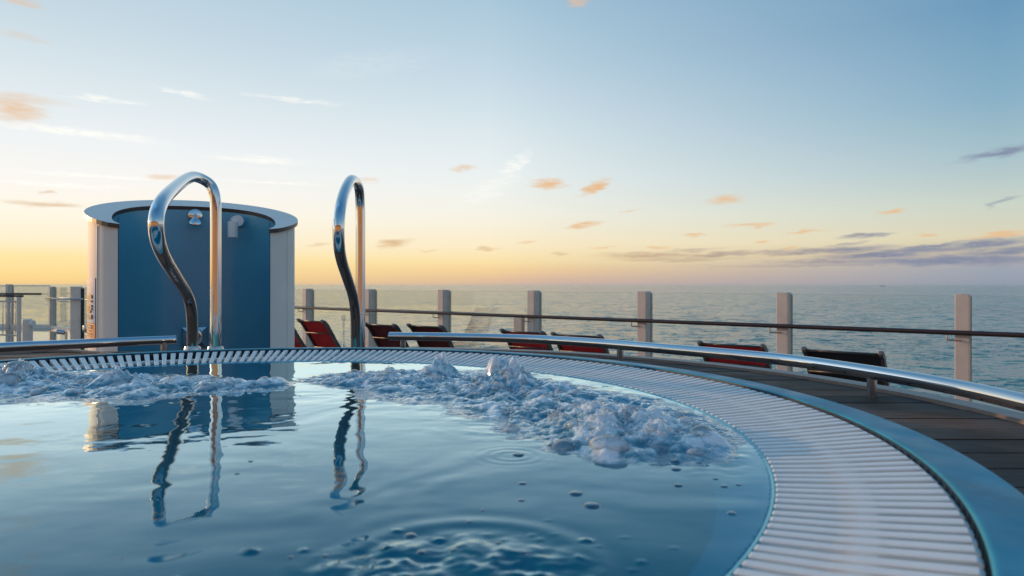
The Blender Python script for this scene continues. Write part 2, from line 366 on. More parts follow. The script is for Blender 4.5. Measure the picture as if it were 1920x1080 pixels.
# ------------------------------------------------------------------ platform and planks
QC = Vector((-.72, 1.85))
def plat_r(a):      # edge radius of the platform by angle about QC
    d = math.degrees(a) % 360
    if d < 126 or d > 285: return 2.205
    t = min(1, (d - 126) / 8) if d < 230 else min(1, (285 - d) / 30)
    return 2.205 + .72 * t * t * (3 - 2 * t)
plat = thing('pool_platform', None, None); 
tag(plat, 'raised dark teak platform around the hot tub', kind='structure')
N = 180
edge = [(QC.x + plat_r(2*PI*k/N) * math.cos(2*PI*k/N), QC.y + plat_r(2*PI*k/N) * math.sin(2*PI*k/N)) for k in range(N)]
def ring_strip(name, d0, d1, z0, z1, mat, parent):
    V = []; Fc = []
    for k in range(N):
        a = 2*PI*k/N; r = plat_r(a)
        for rr_, zz in ((r+d0, z1), (r+d1, z1), (r+d1, z0), (r+d0, z0)): V.append((QC.x + rr_*math.cos(a), QC.y + rr_*math.sin(a), zz))
    for k in range(N):
        j = (k+1) % N
        for q in range(4): Fc.append((4*k+q, 4*k+(q+1) % 4, 4*j+(q+1) % 4, 4*j+q))
    return mesh_obj(name, V, Fc, mat, parent)
ring_strip('edge_trim', -.012, .07, zp-.06, zp+.012, kerb_m, plat)
ring_strip('skirt_panel', -.03, .0, .0, zp-.061, white_m, plat)
# sub floor under the boards
bm = prism([(QC.x + (x-QC.x)*.985, QC.y + (y-QC.y)*.985) for x, y in edge], zp-.06, zp-.022); bm_obj('sub_floor', bm, rubber, plat)
def plat_x(y, side):       # x of the platform edge on one side at a given y
    best = None
    for k in range(N):
        (xa, ya), (xb, yb) = edge[k], edge[(k+1) % N]
        if (ya - y) * (yb - y) <= 0 and ya != yb:
            x = xa + (xb - xa) * (y - ya) / (yb - ya)
            if best is None or (x > best if side > 0 else x < best): best = x
    return best
ymin = min(p[1] for p in edge) + .02; ymax = max(p[1] for p in edge) - .02
y = ymin; bw = .128; gap = .007
while y < ymax - .02:
    y0, y1 = y, min(y + bw, ymax); ys = [y0 + (y1-y0)*k/3 for k in range(4)]
    rp = 1.424
    def px(yy, s):
        d = rp*rp - (yy - PC.y)**2; return PC.x + s * math.sqrt(d) if d > 0 else None
    inside = any(px(q, 1) is not None for q in ys)
    for s in (1, -1):
        L = []
        for q in ys:
            xo = plat_x(q, s)
            if xo is None: L = None; break
            xo -= s * .014
            xi = px(q, s) if inside else PC.x
            if xi is None: xi = PC.x
            L.append((xi, xo, q))
        if not L: continue
        poly = [(a, q) for a, b, q in L] + [(b, q) for a, b, q in reversed(L)]
        if s < 0: poly = poly[::-1]
        dzp = random.uniform(-.0015, .0015)
        bm_obj('plank', prism(poly, zp-.022, zp+dzp), plank_m, plat)
    y = y1 + gap

# ------------------------------------------------------------------ lower deck
fdir = Vector((-.7845, .6202)).normalized(); f0 = Vector((4.87, 7.2))      # the fence line and its first post in view
fn = Vector((fdir.y, -fdir.x))                                            # outward (to the sea)
if fn.x < 0: fn = -fn
far = f0 + fdir * 27.6
dk = [tuple(f0 - fdir*9 + fn*.22), tuple(far + fn*.22), (far.x-.1, far.y+.5), (-40, 27.5), (-40, -9), (tuple(f0 - fdir*9)[0], -9)]
deck = bm_obj('lower_deck', prism(dk, -.25, 0), deck_grey); tag(deck, 'wet glossy ship deck below the hot tub platform', kind='structure')

# ------------------------------------------------------------------ glass windbreak fence
def fence_post(parent, p, d, tall=1.50):
    """channel shaped post: broad web facing the deck plus a recessed side channel"""
    a = math.atan2(d.y, d.x); Mx = Matrix.Translation((p.x, p.y, 0)) @ Matrix.Rotation(a, 4, 'Z')
    def part(bm, nm, mat, par):
        bmesh.ops.transform(bm, matrix=Mx, verts=bm.verts); return bm_obj(nm, bm, mat, par)
    t = part(box((0, 0, tall/2), (.125, .19, tall), bev=.004), 'post', post_m, parent)
    part(box((-.068, .084, tall/2-.012), (.014, .024, tall-.024)), 'flange', flange_m, t)
    part(box((-.068, -.084, tall/2-.012), (.014, .024, tall-.024)), 'flange', flange_m, t)
    part(box((-.02, -.104, tall/2-.02), (.11, .012, tall-.04)), 'gasket', rubber, t)
    return t
def rail_bracket(parent, p, d, n, z, side=1):
    b = p - d * .13 * side
    pts = [Vector((b.x - n.x*.14, b.y - n.y*.14, z-.01)), Vector((b.x - n.x*.14, b.y - n.y*.14, z-.075)), Vector((b.x - n.x*.13, b.y-n.y*.13, z-.085)), Vector((p.x - n.x*.09, p.y-n.y*.09, z-.085))]
    return bm_obj('bracket', tube(pts, .009, 8), flange_m, parent, True)
ZR = EYE - .51
fence = thing('windbreak_fence', 'long glass windbreak with beige posts and dark brown handrail beside the sea', 'fence', (0, 0, 0))
tpar = [-2.2, 0, 1.88, 3.9, 5.7, 7.55, 9.55, 11.95, 14.4, 16.7, 19, 21.3, 23.6, 25.7, 27.6]
# post pixel columns of the photograph give the parameters of the posts in view
def t_of(px):
    k = (px - 960) / F; return (k * f0.y - f0.x) / (fdir.x - k * fdir.y)
tv = [t_of(q) for q in (1805, 1470, 1208, 1001, 832, 694, 577)]
tv = [tv[0] - 1.9] + tv + [tv[-1] + 2.2 * k for k in range(1, 5)] + [t_of(98)]
for i, tt in enumerate(tv):
    p = f0 + fdir * tt
    q = fence_post(fence, p, fdir, 1.515)
    rail_bracket(q, p, -fdir, fn, ZR)
for a, b in zip(tv, tv[1:]):
    pa, pb = f0 + fdir*(a+.055), f0 + fdir*(b-.055)
    mid = (pa+pb)/2; L = (pb-pa).length
    rot = Matrix.Rotation(math.atan2(fdir.y, fdir.x), 4, 'Z')
    bm_obj('glass_panel', box((mid.x, mid.y, .78), (L, .012, 1.42), rot), glass, fence)
    bm_obj('panel_edge', box((mid.x, mid.y, 1.494), (L, .013, .003), rot), edge_glass, fence)
pa, pb = f0 + fdir*(tv[0]-.4) - fn*.14, f0 + fdir*(tv[-1]+.2) - fn*.14
bm = tube([(pa.x + (pb.x-pa.x)*k/20, pa.y + (pb.y-pa.y)*k/20, ZR) for k in range(21)], .027, 14)
bm_obj('handrail', bm, wood_d, fence, True)
bm_obj('base_kerb', box(((pa.x+pb.x)/2+fn.x*.11, (pa.y+pb.y)/2+fn.y*.11, .045), ((pb-pa).length, .12, .09), rot), cap_m, fence)

# left stretch of fence beyond the shower booth
lf = thing('stern_fence', 'distant grey windbreak fence with dark rail, left of the shower booth', 'fence', (0, 0, 0))
e0 = f0 + fdir*tv[-1]; e1 = Vector((-18.55, 24.6)); e2 = Vector((-22.5, 25.2))
d_ = (e1-e0).normalized(); rotl = Matrix.Rotation(math.atan2(d_.y, d_.x), 4, 'Z')
for p in (e1, e2):
    fence_post(lf, p, d_, 1.60)
for a, b in ((e0, e1), (e1, e2)):
    dd = (b-a).normalized(); rt = Matrix.Rotation(math.atan2(dd.y, dd.x), 4, 'Z'); m_ = (a+b)/2
    bm_obj('glass_panel', box((m_.x, m_.y, .8), ((b-a).length-.2, .012, 1.46), rt), glass, lf)
    bm_obj('panel_edge', box((m_.x, m_.y, 1.545), ((b-a).length-.2, .02, .03), rt), edge_glass, lf)
bm_obj('handrail', tube([(e0.x-.3, e0.y-.15, 1.245), (e1.x, e1.y-.15, 1.25), (e2.x, e2.y-.15, 1.255)], .035, 10), wood_d, lf, True)
bm_obj('base_kerb', box(((e0.x+e2.x)/2, (e0.y+e2.y)/2+.1, .06), ((e2-e0).length, .2, .13), rotl), cap_m, lf)

gp = thing('gate_post', 'wide grey post with short steel rail just left of the booth', 'post', (-10.45, 16.0, 0))
bm_obj('post', box((0, 0, .775), (.235, .12, 1.55), bev=.006), post_m, gp)
bm_obj('gasket', box((.127, .03, .76), (.02, .1, 1.5)), rubber, gp)
bm_obj('rail', tube([(-.50, -.12, 1.255), (.22, -.12, 1.25)], .022, 10), steel_d, gp, True)
bm_obj('bracket', tube([(-.38, -.12, 1.25), (-.36, -.12, 1.20), (-.1, -.1, 1.19)], .010, 8), steel_d, gp, True)

br = thing('balustrade', 'white barred gate railing at the far left edge', 'railing', (-14.05, 19.0, 0))
bm_obj('newel_post', box((0, 0, .62), (.085, .085, 1.24), bev=.006), post_m, br)
bm_obj('handrail', tube([(-2.5, .0, 1.285), (.12, 0, 1.265)], .028, 10), wood_d, br, True)
bm_obj('top_bar', tube([(-2.5, 0, 1.13), (-.04, 0, 1.11)], .022, 8), post_m, br, True)
bm_obj('bottom_bar', tube([(-2.5, 0, .24), (-.04, 0, .14)], .022, 8), post_m, br, True)
bar0 = bm_obj('bar', tube([(0, 0, .18), (0, 0, 1.12)], .013, 6), post_m, br, True); bar0.location.x = -.1
for k in range(1, 20):
    b = bar0.copy(); link(b, br); b.location.x = -.1 - k * .12

bo = thing('deck_bollard', 'low white vent post with a round head beside the barred railing', 'vent', (-10.9, 15.0, 0))
bm_obj('column', box((0, 0, .41), (.175, .16, .82), bev=.03), post_m, bo)
bm = tube([(.02, 0, .72), (.14, 0, .72)], .075, 16); bm_obj('head', bm, white_m, bo, True, 40)
ck = bmesh.new(); add_tube(ck, [(0, 0, 0), (0, 0, .62)], .03, 10); add_tube(ck, [(-.02, 0, .6), (-.16, -.03, .62)], .05, 10); add_lathe(ck, [(0, .08), (.05, .06), (.07, 0), (.05, -.06), (0, -.08)], 12, (.42, 0, .68))
hy = bm_obj('deck_hydrant', ck, steel_d, None, True, 40); hy.location = (-9.3, 13.9, 0); tag(hy, 'small metal deck fitting low beside the grey gate post', 'hydrant')

# ship superstructure behind the camera (unseen; its orange stands in for sunlight mirrored in the tubes)
sp = thing('superstructure', 'unseen ship wall coloured orange as if sunlit, with dark windows, behind the pool', 'wall', (0, -5.2, 0))
bm_obj('wall', box((0, 0, 2.0), (24, .3, 4.0)), warm_wall, sp)
for k in range(7): bm_obj('window', box((-9 + k*3, .16, 3.3), (1.9, .04, .7), bev=.01), glass_dark, sp)

# ------------------------------------------------------------------ shower booth
BC = Vector((-2.219, 4.702)); bang = math.atan2(-BC.y, -BC.x)     # direction towards the camera
booth = thing('shower_booth', 'round open fronted shower booth with blue lining and slanted grey cap', 'shower booth', (BC.x, BC.y, 0), bang)
# local frame: +X towards the camera (front), +Y to the right of the picture? (checked by mirror flag)
MIR = 1
RO = .652; PHI = R(42.5)
inner_half = [(.480, .440), (.40, .478), (.30, .498), (.18, .507), (.04, .500), (-.09, .466), (-.20, .405), (-.29, .31), (-.345, .18), (-.365, 0)]   # (forward, lateral)
ih = catmull([(a, b, 0) for a, b in inner_half], 4)
inner = [(v.x, v.y) for v in ih] + [(v.x, -v.y) for v in reversed(ih[:-1])]
def outer_pts(rad, n=56):
    return [(rad*math.cos(PHI + (2*PI-2*PHI)*k/n), rad*math.sin(PHI + (2*PI-2*PHI)*k/n)) for k in range(n+1)]
ZF, ZB = EYE + .345, EYE + .632      # top heights at the front tips and at the back
def cap_z(x): return ZF + (ZB - ZF) * (.48 - x) / (.48 + RO)
def wall_sheet(name, pts, mat, z0=0, off=-.001):
    V = []; 
    for x, y_ in pts: V += [(x, y_, z0), (x, y_, cap_z(x)+off)]
    Fc = [(2*k, 2*k+2, 2*k+3, 2*k+1) for k in range(len(pts)-1)]
    return mesh_obj(name, V, Fc, mat, booth, True)
wall_sheet('outer_shell', outer_pts(RO), white_m)
wall_sheet('blue_lining', inner, blue_panel)
seam_m = M('joint_sealant', (.05, .10, .14), .5)
def seam(pt, n_off, mat, w_=.004):
    x, y_ = pt; L_ = math.hypot(*n_off); ux, uy = n_off[0]/L_, n_off[1]/L_
    return bm_obj('joint_strip', box((x+ux*.0015, y_+uy*.0015, cap_z(x)/2-.01), (.003, w_, cap_z(x)-.02), Matrix.Rotation(math.atan2(uy, ux), 4, 'Z')), mat, booth)
for q in (14, 18, len(inner)-19, len(inner)-15):
    if 0 <= q < len(inner): seam(inner[q], (-inner[q][0], -inner[q][1]), seam_m)
for sg in (-1, 1):
    for a_ in (60.5, 118): seam((RO*math.cos(R(a_)), sg*RO*math.sin(R(a_))), (math.cos(R(a_)), sg*math.sin(R(a_))), cap_m, .006)
def cap_slab():
    o = outer_pts(RO+.022); i = [(x*1.0, y_*.985) for x, y_ in inner]
    o[0] = (.500, .430); o[-1] = (.500, -.430)
    bm = bmesh.new(); th = .027; n = 56
    # resample the inner line to the same count
    L = [0]; 
    for a, b in zip(i, i[1:]): L.append(L[-1] + math.dist(a, b))
    ii = []
    for k in range(n+1):
        s = L[-1]*k/n; j = max(0, min(len(L)-2, next((q for q in range(len(L)-1) if L[q+1] >= s-1e-9), len(L)-2))); u = (s-L[j])/(L[j+1]-L[j])
        ii.append((i[j][0]+(i[j+1][0]-i[j][0])*u, i[j][1]+(i[j+1][1]-i[j][1])*u))
    ot = [bm.verts.new((x, y_, cap_z(x)+th)) for x, y_ in o]; it = [bm.verts.new((x, y_, cap_z(x)+th)) for x, y_ in ii]
    ob = [bm.verts.new((x, y_, cap_z(x))) for x, y_ in o]; ib = [bm.verts.new((x, y_, cap_z(x))) for x, y_ in ii]
    top = []
    for k in range(n):
        top.append(bm.faces.new((ot[k], ot[k+1], it[k+1], it[k]))); bm.faces.new((ob[k], ib[k], ib[k+1], ob[k+1]))
        bm.faces.new((ot[k], ob[k], ob[k+1], ot[k+1])); bm.faces.new((it[k], it[k+1], ib[k+1], ib[k]))
    bm.faces.new((ot[0], it[0], ib[0], ob[0])); bm.faces.new((ot[n], ob[n], ib[n], it[n]))
    bmesh.ops.recalc_face_normals(bm, faces=bm.faces)
    me = bpy.data.meshes.new('cap'); bm.to_mesh(me); bm.free(); me.materials.append(cap_m); me.materials.append(cap_edge)
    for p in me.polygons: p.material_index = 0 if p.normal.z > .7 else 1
    return link(bpy.data.objects.new('cap', me), booth)
cap_slab()
def curved_panel(name, mat, a0, a1, z0, z1, rad, parent):
    V = []; Fc = []; n = 8
    for k in range(n+1):
        a = a0+(a1-a0)*k/n
        for r_ in (rad, rad+.004):
            for z in (z0, z1): V.append((r_*math.cos(a), r_*math.sin(a), z))
    for k in range(n):
        b = 4*k; c = b+4
        Fc += [(b+2, c+2, c+3, b+3), (b, b+1, c+1, c), (b+1, b+3, c+3, c+1), (b, c, c+2, b+2)]
    Fc += [(0, 2, 3, 1), (4*n, 4*n+1, 4*n+3, 4*n+2)]
    return mesh_obj(name, V, Fc, mat, parent)
SG = -1          # side of the booth that carries the notice (set for the left of the picture)
def zy(py, D=4.15): return EYE - (py-533.5)*D/F
s1 = curved_panel('notice_panel', sign_b, SG*R(62), SG*R(89), zy(608), zy(522), RO+.001, booth); s1['label'] = 'pale blue notice with dark print'
s2 = curved_panel('notice_panel', sign_o, SG*R(62), SG*R(89), zy(640), zy(608.6), RO+.001, booth); s2['label'] = 'orange notice with dark print'
for s_, rows in ((s1, ((554, 561, 66, 78), (564, 568, 66, 77), (573, 578, 66, 80), (579, 583, 66, 80), (584, 588, 68, 80), (592, 600, 66, 76))), (s2, ((612, 614, 66, 80), (616, 618, 66, 79), (622, 623.5, 68, 80), (628, 629.5, 66, 80), (632, 633, 66, 76)))):
    for ya, yb, a, b in rows: curved_panel('print', black, SG*R(a), SG*R(b), zy(yb), zy(ya), RO+.0052, s_)
# local position of a point on the lining seen at a photograph pixel
def on_lining(px, depth=-.33):
    # depth = local forward coordinate; find the lateral coordinate that projects on the pixel
    fx, fy = math.cos(bang), math.sin(bang); lx, ly = -fy, fx
    k = (px-960)/F; X0 = BC.x + depth*fx; Y0 = BC.y + depth*fy
    return (k*Y0 - X0) / (lx - k*ly), None
def loc(px, py, depth):
    u, _ = on_lining(px, depth); fx, fy = math.cos(bang), math.sin(bang); Y = BC.y + depth*fy + u*fx
    return (depth, u, EYE - (py-533.5)*Y/F)
h = loc(366, 405, -.345)
bm = bmesh.new(); add_lathe(bm, [(0, .010), (.044, .010), (.049, .006), (.050, 0)], 28)
plate = bm_obj('shower_head', bm, steel, booth, True, 40); plate.location = h; plate.rotation_euler = (0, R(90), 0)
bm = tube(catmull([(0, 0, .01), (0, 0, .04), (.02, 0, .065), (.05, 0, .075)], 5), .012, 10)
bm_obj('spray_arm', bm, steel, plate, True)
bm = bmesh.new(); add_lathe(bm, [(0, .045), (.018, .04), (.03, .03), (.048, .012), (.05, 0), (.044, -.008), (0, -.01)], 28)
sh = bm_obj('spray_dome', bm, steel, plate, True, 40); sh.location = (.065, 0, .08); sh.rotation_euler = (0, R(-75), 0)
h = loc(441, 416, -.315)
lamp_m = M('white_lamp_housing', (.88, .87, .85), .4, coat=.3)
lm = bm_obj('spotlight', tube([(0, 0, 0), (.085, 0, 0)], .042, 24), lamp_m, booth, True, 40); lm.location = h; lm.rotation_euler = (0, 0, R(10))
hd = bm_obj('lamp_head', tube([(0, 0, .05), (0, 0, -.062)], .036, 24), lamp_m, lm, True, 40); hd.location = (.10, -.04, -.062)
bm_obj('lamp_lens', tube([(.10, -.04, -.124), (.10, -.04, -.130)], .039, 24), cap_m, lm, True, 40)
h = loc(364.5, 632.5, -.35)
vm = bm_obj('mixer_valve', box((.012, 0, 0), (.024, .178, .155), bev=.006), steel, booth); vm.location = h
bm = bmesh.new(); add_lathe(bm, [(.068, 0), (.070, .012), (.055, .022), (.03, .02), (.028, .05), (0, .055)], 32); vk = bm_obj('knob', bm, steel, vm, True, 40); vk.rotation_euler = (0, R(90), 0); vk.location.x = .03
bm = bmesh.new(); add_lathe(bm, [(.122, 0), (.118, .006), (.060, .026), (0, .028)], 4, (0, 0, 0), PI/4, PI/4+2*PI); pf = bm_obj('face_plate', bm, steel, vm); pf.rotation_euler = (0, R(90), 0); pf.location.x = .0245; pf.scale = (.88, 1, 1)

# ------------------------------------------------------------------ ladder grab rails
def wp(px, py, D): return Vector(((px-960)/F*D, D, EYE - (py-533.5)/F*D))
def grab_rail(name, pts, label, collars, par_w=.0235):
    path = catmull(pts, 10); base = pts[0]
    t = thing(name, label, 'grab rail', (base.x, base.y, zp), 0, 'steel grab rails of the pool steps')
    off = Vector((base.x, base.y, zp))
    bm_obj('bent_tube', tube([p - off for p in path], par_w, 28), steel, t, True)
    for c in collars:
        bm = bmesh.new(); add_lathe(bm, [(par_w+.001, .014), (par_w+.007, .012), (par_w+.012, 0), (par_w+.006, -.10), (par_w+.001, -.10)], 28, (c.x-off.x, c.y-off.y, c.z-off.z)); bm_obj('collar', bm, steel_d, t, True, 40)
    return t
def down(px, D): v = wp(px, 640, D); return Vector((v.x, v.y, zp-.02))
def shaft(px, py, D, foot=True):
    return wp(px, py, D)
lp = [down(361, 2.95), wp(361, 655, 2.95), wp(361, 615, 2.93), wp(358.5, 580, 2.88), wp(350, 551, 2.78), wp(328, 516, 2.54), wp(308, 483, 2.33), wp(296, 452, 2.20), wp(292.5, 420, 2.16), wp(297, 392, 2.20), wp(310, 370, 2.32), wp(333, 348, 2.58), wp(350, 336, 2.78), wp(364, 332, 2.90), wp(380, 337, 2.97), wp(394, 347, 3.0), wp(401, 361, 3.0), wp(404.0, 382, 3.0), wp(404.5, 420, 3.0), wp(404.5, 500, 3.0), wp(404.5, 655, 3.0), down(404.5, 3.0)]
grab_rail('grab_rail', lp, 'left polished steel grab rail, standing in front of the shower booth', [wp(361, 655, 2.95), wp(404.5, 655, 3.0)])
rp_ = [down(667, 3.2), wp(667, 650, 3.2), wp(667, 618, 3.19), wp(666, 585, 3.16), wp(662, 556, 3.10), wp(652, 524, 2.96), wp(641, 490, 2.82), wp(636, 462, 2.73), wp(635, 425, 2.70), wp(638, 392, 2.74), wp(644, 365, 2.86), wp(652, 346, 3.0), wp(659, 337.5, 3.12), wp(667, 341, 3.24), wp(673, 354, 3.31), wp(675, 378, 3.35), wp(676, 410, 3.36), wp(676, 500, 3.36), wp(676, 650, 3.36), down(676, 3.36)]
grab_rail('grab_rail', rp_, 'right polished steel grab rail, standing before the open sea', [])

# ------------------------------------------------------------------ curved steel guard rails round the platform
ZG = EYE - .31
def at_r(px, py): D = .31*F/(py-533.5); return Vector(((px-960)/F*D, D, ZG))
def guard(pts, label, posts):
    t = thing('guard_rail', label, 'rail', (0, 0, 0), 0, 'low curved steel rails round the platform')
    bm_obj('rail_tube', tube(catmull(pts, 14), .0245, 24), steel, t, True, 50)
    for p in posts: bm_obj('support_post', tube([(p.x, p.y, zp-.01), (p.x, p.y, ZG-.01)], .0165, 14), steel_d, t, True, 50)
g1 = [at_r(730, 630.5), at_r(860, 632), at_r(1000, 636), at_r(1130, 644), at_r(1250, 654), at_r(1380, 665), at_r(1500, 677.5), at_r(1635, 697.5), at_r(1780, 723), at_r(1900, 749), Vector((1.33, 1.45, ZG)), Vector((1.2, .9, ZG))]
guard(g1, 'long curved steel rail right of the grab rails, in front of the red loungers', [at_r(756, 630.8), at_r(1163, 646.5), at_r(1635, 697.5), Vector((1.25, 1.1, ZG))])
g2 = [Vector((-3.15, 2.2, ZG)), Vector((-2.90, 2.75, ZG)), at_r(0, 652.5), at_r(120, 647), at_r(230, 641.5), at_r(330, 637.5)]
guard(g2, 'short steel rail on the left, ending in front of the shower booth', [at_r(308, 638.5), Vector((-2.9, 2.75, ZG))])

# ------------------------------------------------------------------ sun loungers
def make_lounger():
    """local: X across, +Y towards the foot; the backrest top is at y=0"""
    t = thing('sun_lounger', 'x', 'sun lounger')
    hw = .285
    prof = catmull([(0, 0, 1.075), (0, .055, 1.045), (0, .12, .96), (0, .26, .74), (0, .40, .55), (0, .56, .40)], 5)
    for s in (-1, 1):
        bm = bmesh.new()
        pts = [Vector((s*hw, p.y, p.z)) for p in prof]
        # flat section side frame
        rings = []
        for i, p in enumerate(pts):
            tt = (pts[min(i+1, len(pts)-1)] - pts[max(i-1, 0)]).normalized(); nn = Vector((0, -tt.z, tt.y))
            rings.append([bm.verts.new(p + nn*a + Vector((b, 0, 0))) for a, b in ((-.024, -.014), (.024, -.014), (.024, .014), (-.024, .014))])
        for a, b in zip(rings, rings[1:]):
            for k in range(4): bm.faces.new((a[k], a[(k+1) % 4], b[(k+1) % 4], b[k]))
        bm.faces.new(rings[0]); bm.faces.new(rings[-1])
        f = bm_obj('back_frame', bm, frame_m, t)
        bm_obj('end_cap', box((s*hw, -.004, 1.083), (.036, .05, .034), bev=.008), cap_pl, f)
        bm_obj('side_rail', box((s*.315, 1.16, .335), (.03, 1.36, .06), bev=.006), frame_m, t)
        for yy in (.62, 1.75): bm_obj('leg', tube([(s*.315, yy, .31), (s*.315, yy+(.06 if yy > 1 else -.06), 0)], .019, 10), frame_m, t, True)
    for (yy, zz) in ((.02, 1.07), (.155, .885), (.31, .655), (.5, .44)):
        bm_obj('crossbar', tube([(-hw, yy-.018, zz), (hw, yy-.018, zz)], .0095, 8), frame_m, t, True)
    def sheet(nm, pr, mat, x=.272, off=.0):
        V = []; n = len(pr)
        for p in pr:
            for k in range(7):
                u = -1 + 2*k/6; V.append((x*u, p.y + off + .012*(1-u*u), p.z - .006*(1-u*u)))
        Fc = [(7*i+k, 7*i+k+1, 7*(i+1)+k+1, 7*(i+1)+k) for i in range(n-1) for k in range(6)]
        return mesh_obj(nm, V, Fc, mat, t, True)
    sheet('back_sling', prof[3:], red, off=.012)
    sheet('headrest', prof[:4], dred, off=-.004)
    seat = [Vector((0, .58+1.22*k/8, .372 - .02*math.sin(PI*k/8))) for k in range(9)]
    sheet('seat_sling', seat, red, x=.298)
    return t
proto = make_lounger()
spots = [(1312, 644, 1430, 650, 'dark', 'red sling sun lounger, nearest red one, left of the black lounger'),
         (1505, 656, 1655, 664, 'black', 'black sling sun lounger, nearest to the camera, behind the steel rail'),
         (1035, 628, 1125, 631, 'red', 'bright red sun lounger behind the steel rail, left of its middle support'),
         (932, 621, 1025, 624.5, 'red', 'bright red sun lounger below the fence post with a box, behind the rail'),
         (762, 611, 830, 613.5, 'maroon', 'dark red sun lounger behind the left end of the long steel rail'),
         (683, 608.5, 740, 611, 'maroon', 'dark maroon sun lounger directly right of the right grab rail'),
         (557, 601, 607, 604, 'red', 'red sun lounger with curved grey frame between booth and right grab rail'),
         (492, 595, 539, 598, 'dark', 'dark sun lounger mostly hidden behind the right edge of the booth')]
first = True
for xa, ya, xb, yb, kind, lab in spots:
    Da, Db = .54*F/(ya-533.5), .54*F/(yb-533.5)
    A = Vector(((xa-960)/F*Da, Da)); B = Vector(((xb-960)/F*Db, Db)); mid = (A+B)/2
    o = proto if first else copy_tree(proto); first = False
    o.location = (mid.x, mid.y, 0); o.rotation_euler = (0, 0, math.atan2(-.62, .785) + random.uniform(-.03, .03)); o['label'] = lab; o['group'] = 'sun loungers facing the sea'
    if kind != 'red':
        for ch in o.children:
            if ch.name.split('.')[0] in ('back_sling', 'seat_sling', 'headrest'):
                ch.data = ch.data.copy(); ch.data.materials[0] = blackf if kind == 'black' else (vdark if kind == 'maroon' else dred)
# small box bracket on the fence post behind the loungers
bx = f0 + fdir*t_of(982) - fn*.12
cb = bm_obj('control_box', box((bx.x, bx.y, .95), (.17, .09, .24), rot, .008), flange_m, None); tag(cb, 'small beige box fixed under the handrail beside a fence post', 'box')

# ------------------------------------------------------------------ distant ship
ds = bmesh.new(); add_box(ds, (0, 0, 5), (130, 24, 9)); add_box(ds, (-48, 0, 14), (16, 20, 10)); add_box(ds, (16, 0, 11), (70, 20, 4))
sh_ = bm_obj('cargo_ship', ds, M('far_ship_hull', (.2, .2, .22), .6)); sh_.location = ((1655-960)/F*15000, 15000, SEA-4); tag(sh_, 'tiny cargo ship far off on the right horizon', 'ship')

# ------------------------------------------------------------------ pool water: height field
def perlin(x, y, seed=0):
    rng = np.random.RandomState(seed); p = rng.permutation(256); p = np.concatenate([p, p]); ang = rng.rand(256) * 2 * np.pi
    gx, gy = np.cos(ang), np.sin(ang)
    xi = np.floor(x).astype(int); yi = np.floor(y).astype(int); xf = x - xi; yf = y - yi; xi &= 255; yi &= 255
    u = xf**3*(xf*(xf*6-15)+10); v = yf**3*(yf*(yf*6-15)+10)
    def g(ix, iy, dx, dy):
        h = p[p[ix & 255] + (iy & 255)]; return gx[h]*dx + gy[h]*dy
    a = g(xi, yi, xf, yf); b = g(xi+1, yi, xf-1, yf); c = g(xi, yi+1, xf, yf-1); d = g(xi+1, yi+1, xf-1, yf-1)
    return (a*(1-u)+b*u)*(1-v) + (c*(1-u)+d*u)*v
def fbm(x, y, sc, octv=4, seed=0, gain=.5, billow=False):
    s = 0; a = 1; t = 0
    for k in range(octv):
        n = perlin(x*sc*2**k + 11.3*k, y*sc*2**k + 5.7*k, seed+k)
        s = s + a*(np.abs(n)*2-.5 if billow else n); t += a; a *= gain
    return s / t
def sstep(a, b, x): t = np.clip((x-a)/(b-a), 0, 1); return t*t*(3-2*t)
DX = .0042; RW = 1.1245
nx = int(2*RW/DX)+1
gx_ = np.linspace(-RW, RW, nx); X, Y = np.meshgrid(gx_, gx_, indexing='xy'); rad = np.hypot(X, Y)
WX = X + PC.x; WY = Y + PC.y                    # world
def capsule(path, w0):
    """soft distance mask round a poly-line"""
    m = np.full(X.shape, 9.)
    for (ax, ay, wa), (bx_, by, wb) in zip(path, path[1:]):
        dx, dy = bx_-ax, by-ay; L2 = dx*dx+dy*dy; t = np.clip(((WX-ax)*dx+(WY-ay)*dy)/L2, 0, 1)
        d = np.hypot(WX-ax-t*dx, WY-ay-t*dy) / (wa+(wb-wa)*t); m = np.minimum(m, d)
    return m
wob = 1 + .55*fbm(WX, WY, 5, 3, 50) + .35*fbm(WX, WY, 16, 3, 51)
mR = capsule([(-.50, 1.98, .13), (-.20, 1.90, .27), (.05, 1.68, .25), (.22, 1.36, .24), (.27, 1.24, .17)], 1) * wob
mL = capsule([(-1.50, 1.98, .20), (-1.30, 1.86, .25), (-.98, 1.80, .22), (-.70, 1.86, .10)], 1) * wob
fR = 1 - sstep(.72, 1.08, mR); fL = 1 - sstep(.72, 1.08, mL); foam = np.maximum(fR, fL)
rise = np.maximum(np.sqrt(np.clip(1-mR**2, 0, 1)), np.sqrt(np.clip(1-mL**2, 0, 1)))
# calm surface
calm = .0013*fbm(WX, WY*1.2, 4.2, 2, 3) + .00022*fbm(WX, WY*1.3, 15, 2, 8)
calm += .0013*fbm(WX + .5*fbm(WX, WY, 2, 2, 9), WY*1.15+.3*fbm(WX, WY, 3, 2, 19), 6.5, 2, 14) * sstep(-.9, -.35, WX)
def rings(cx, cy, amp, lam, r0, fall):
    d = np.hypot(WX-cx, WY-cy); return amp*np.sin(2*np.pi*d/lam)*np.exp(-((d-r0)/fall)**2)
rb = .35 + 1.3*np.clip(fbm(WX, WY, 3.2, 2, 90)+.25, 0, 1)
calm += rb*(rings(-.045, .66, .0008, .06, .13, .03) + rings(.0, 1.10, .0003, .022, .035, .03))
dB = np.hypot((WX+.06)/1.5, WY-.655); boilB = 1 - sstep(.05, .12, dB)
calm += boilB*(.011*fbm(WX, WY, 18, 4, 20, .6) + .002)
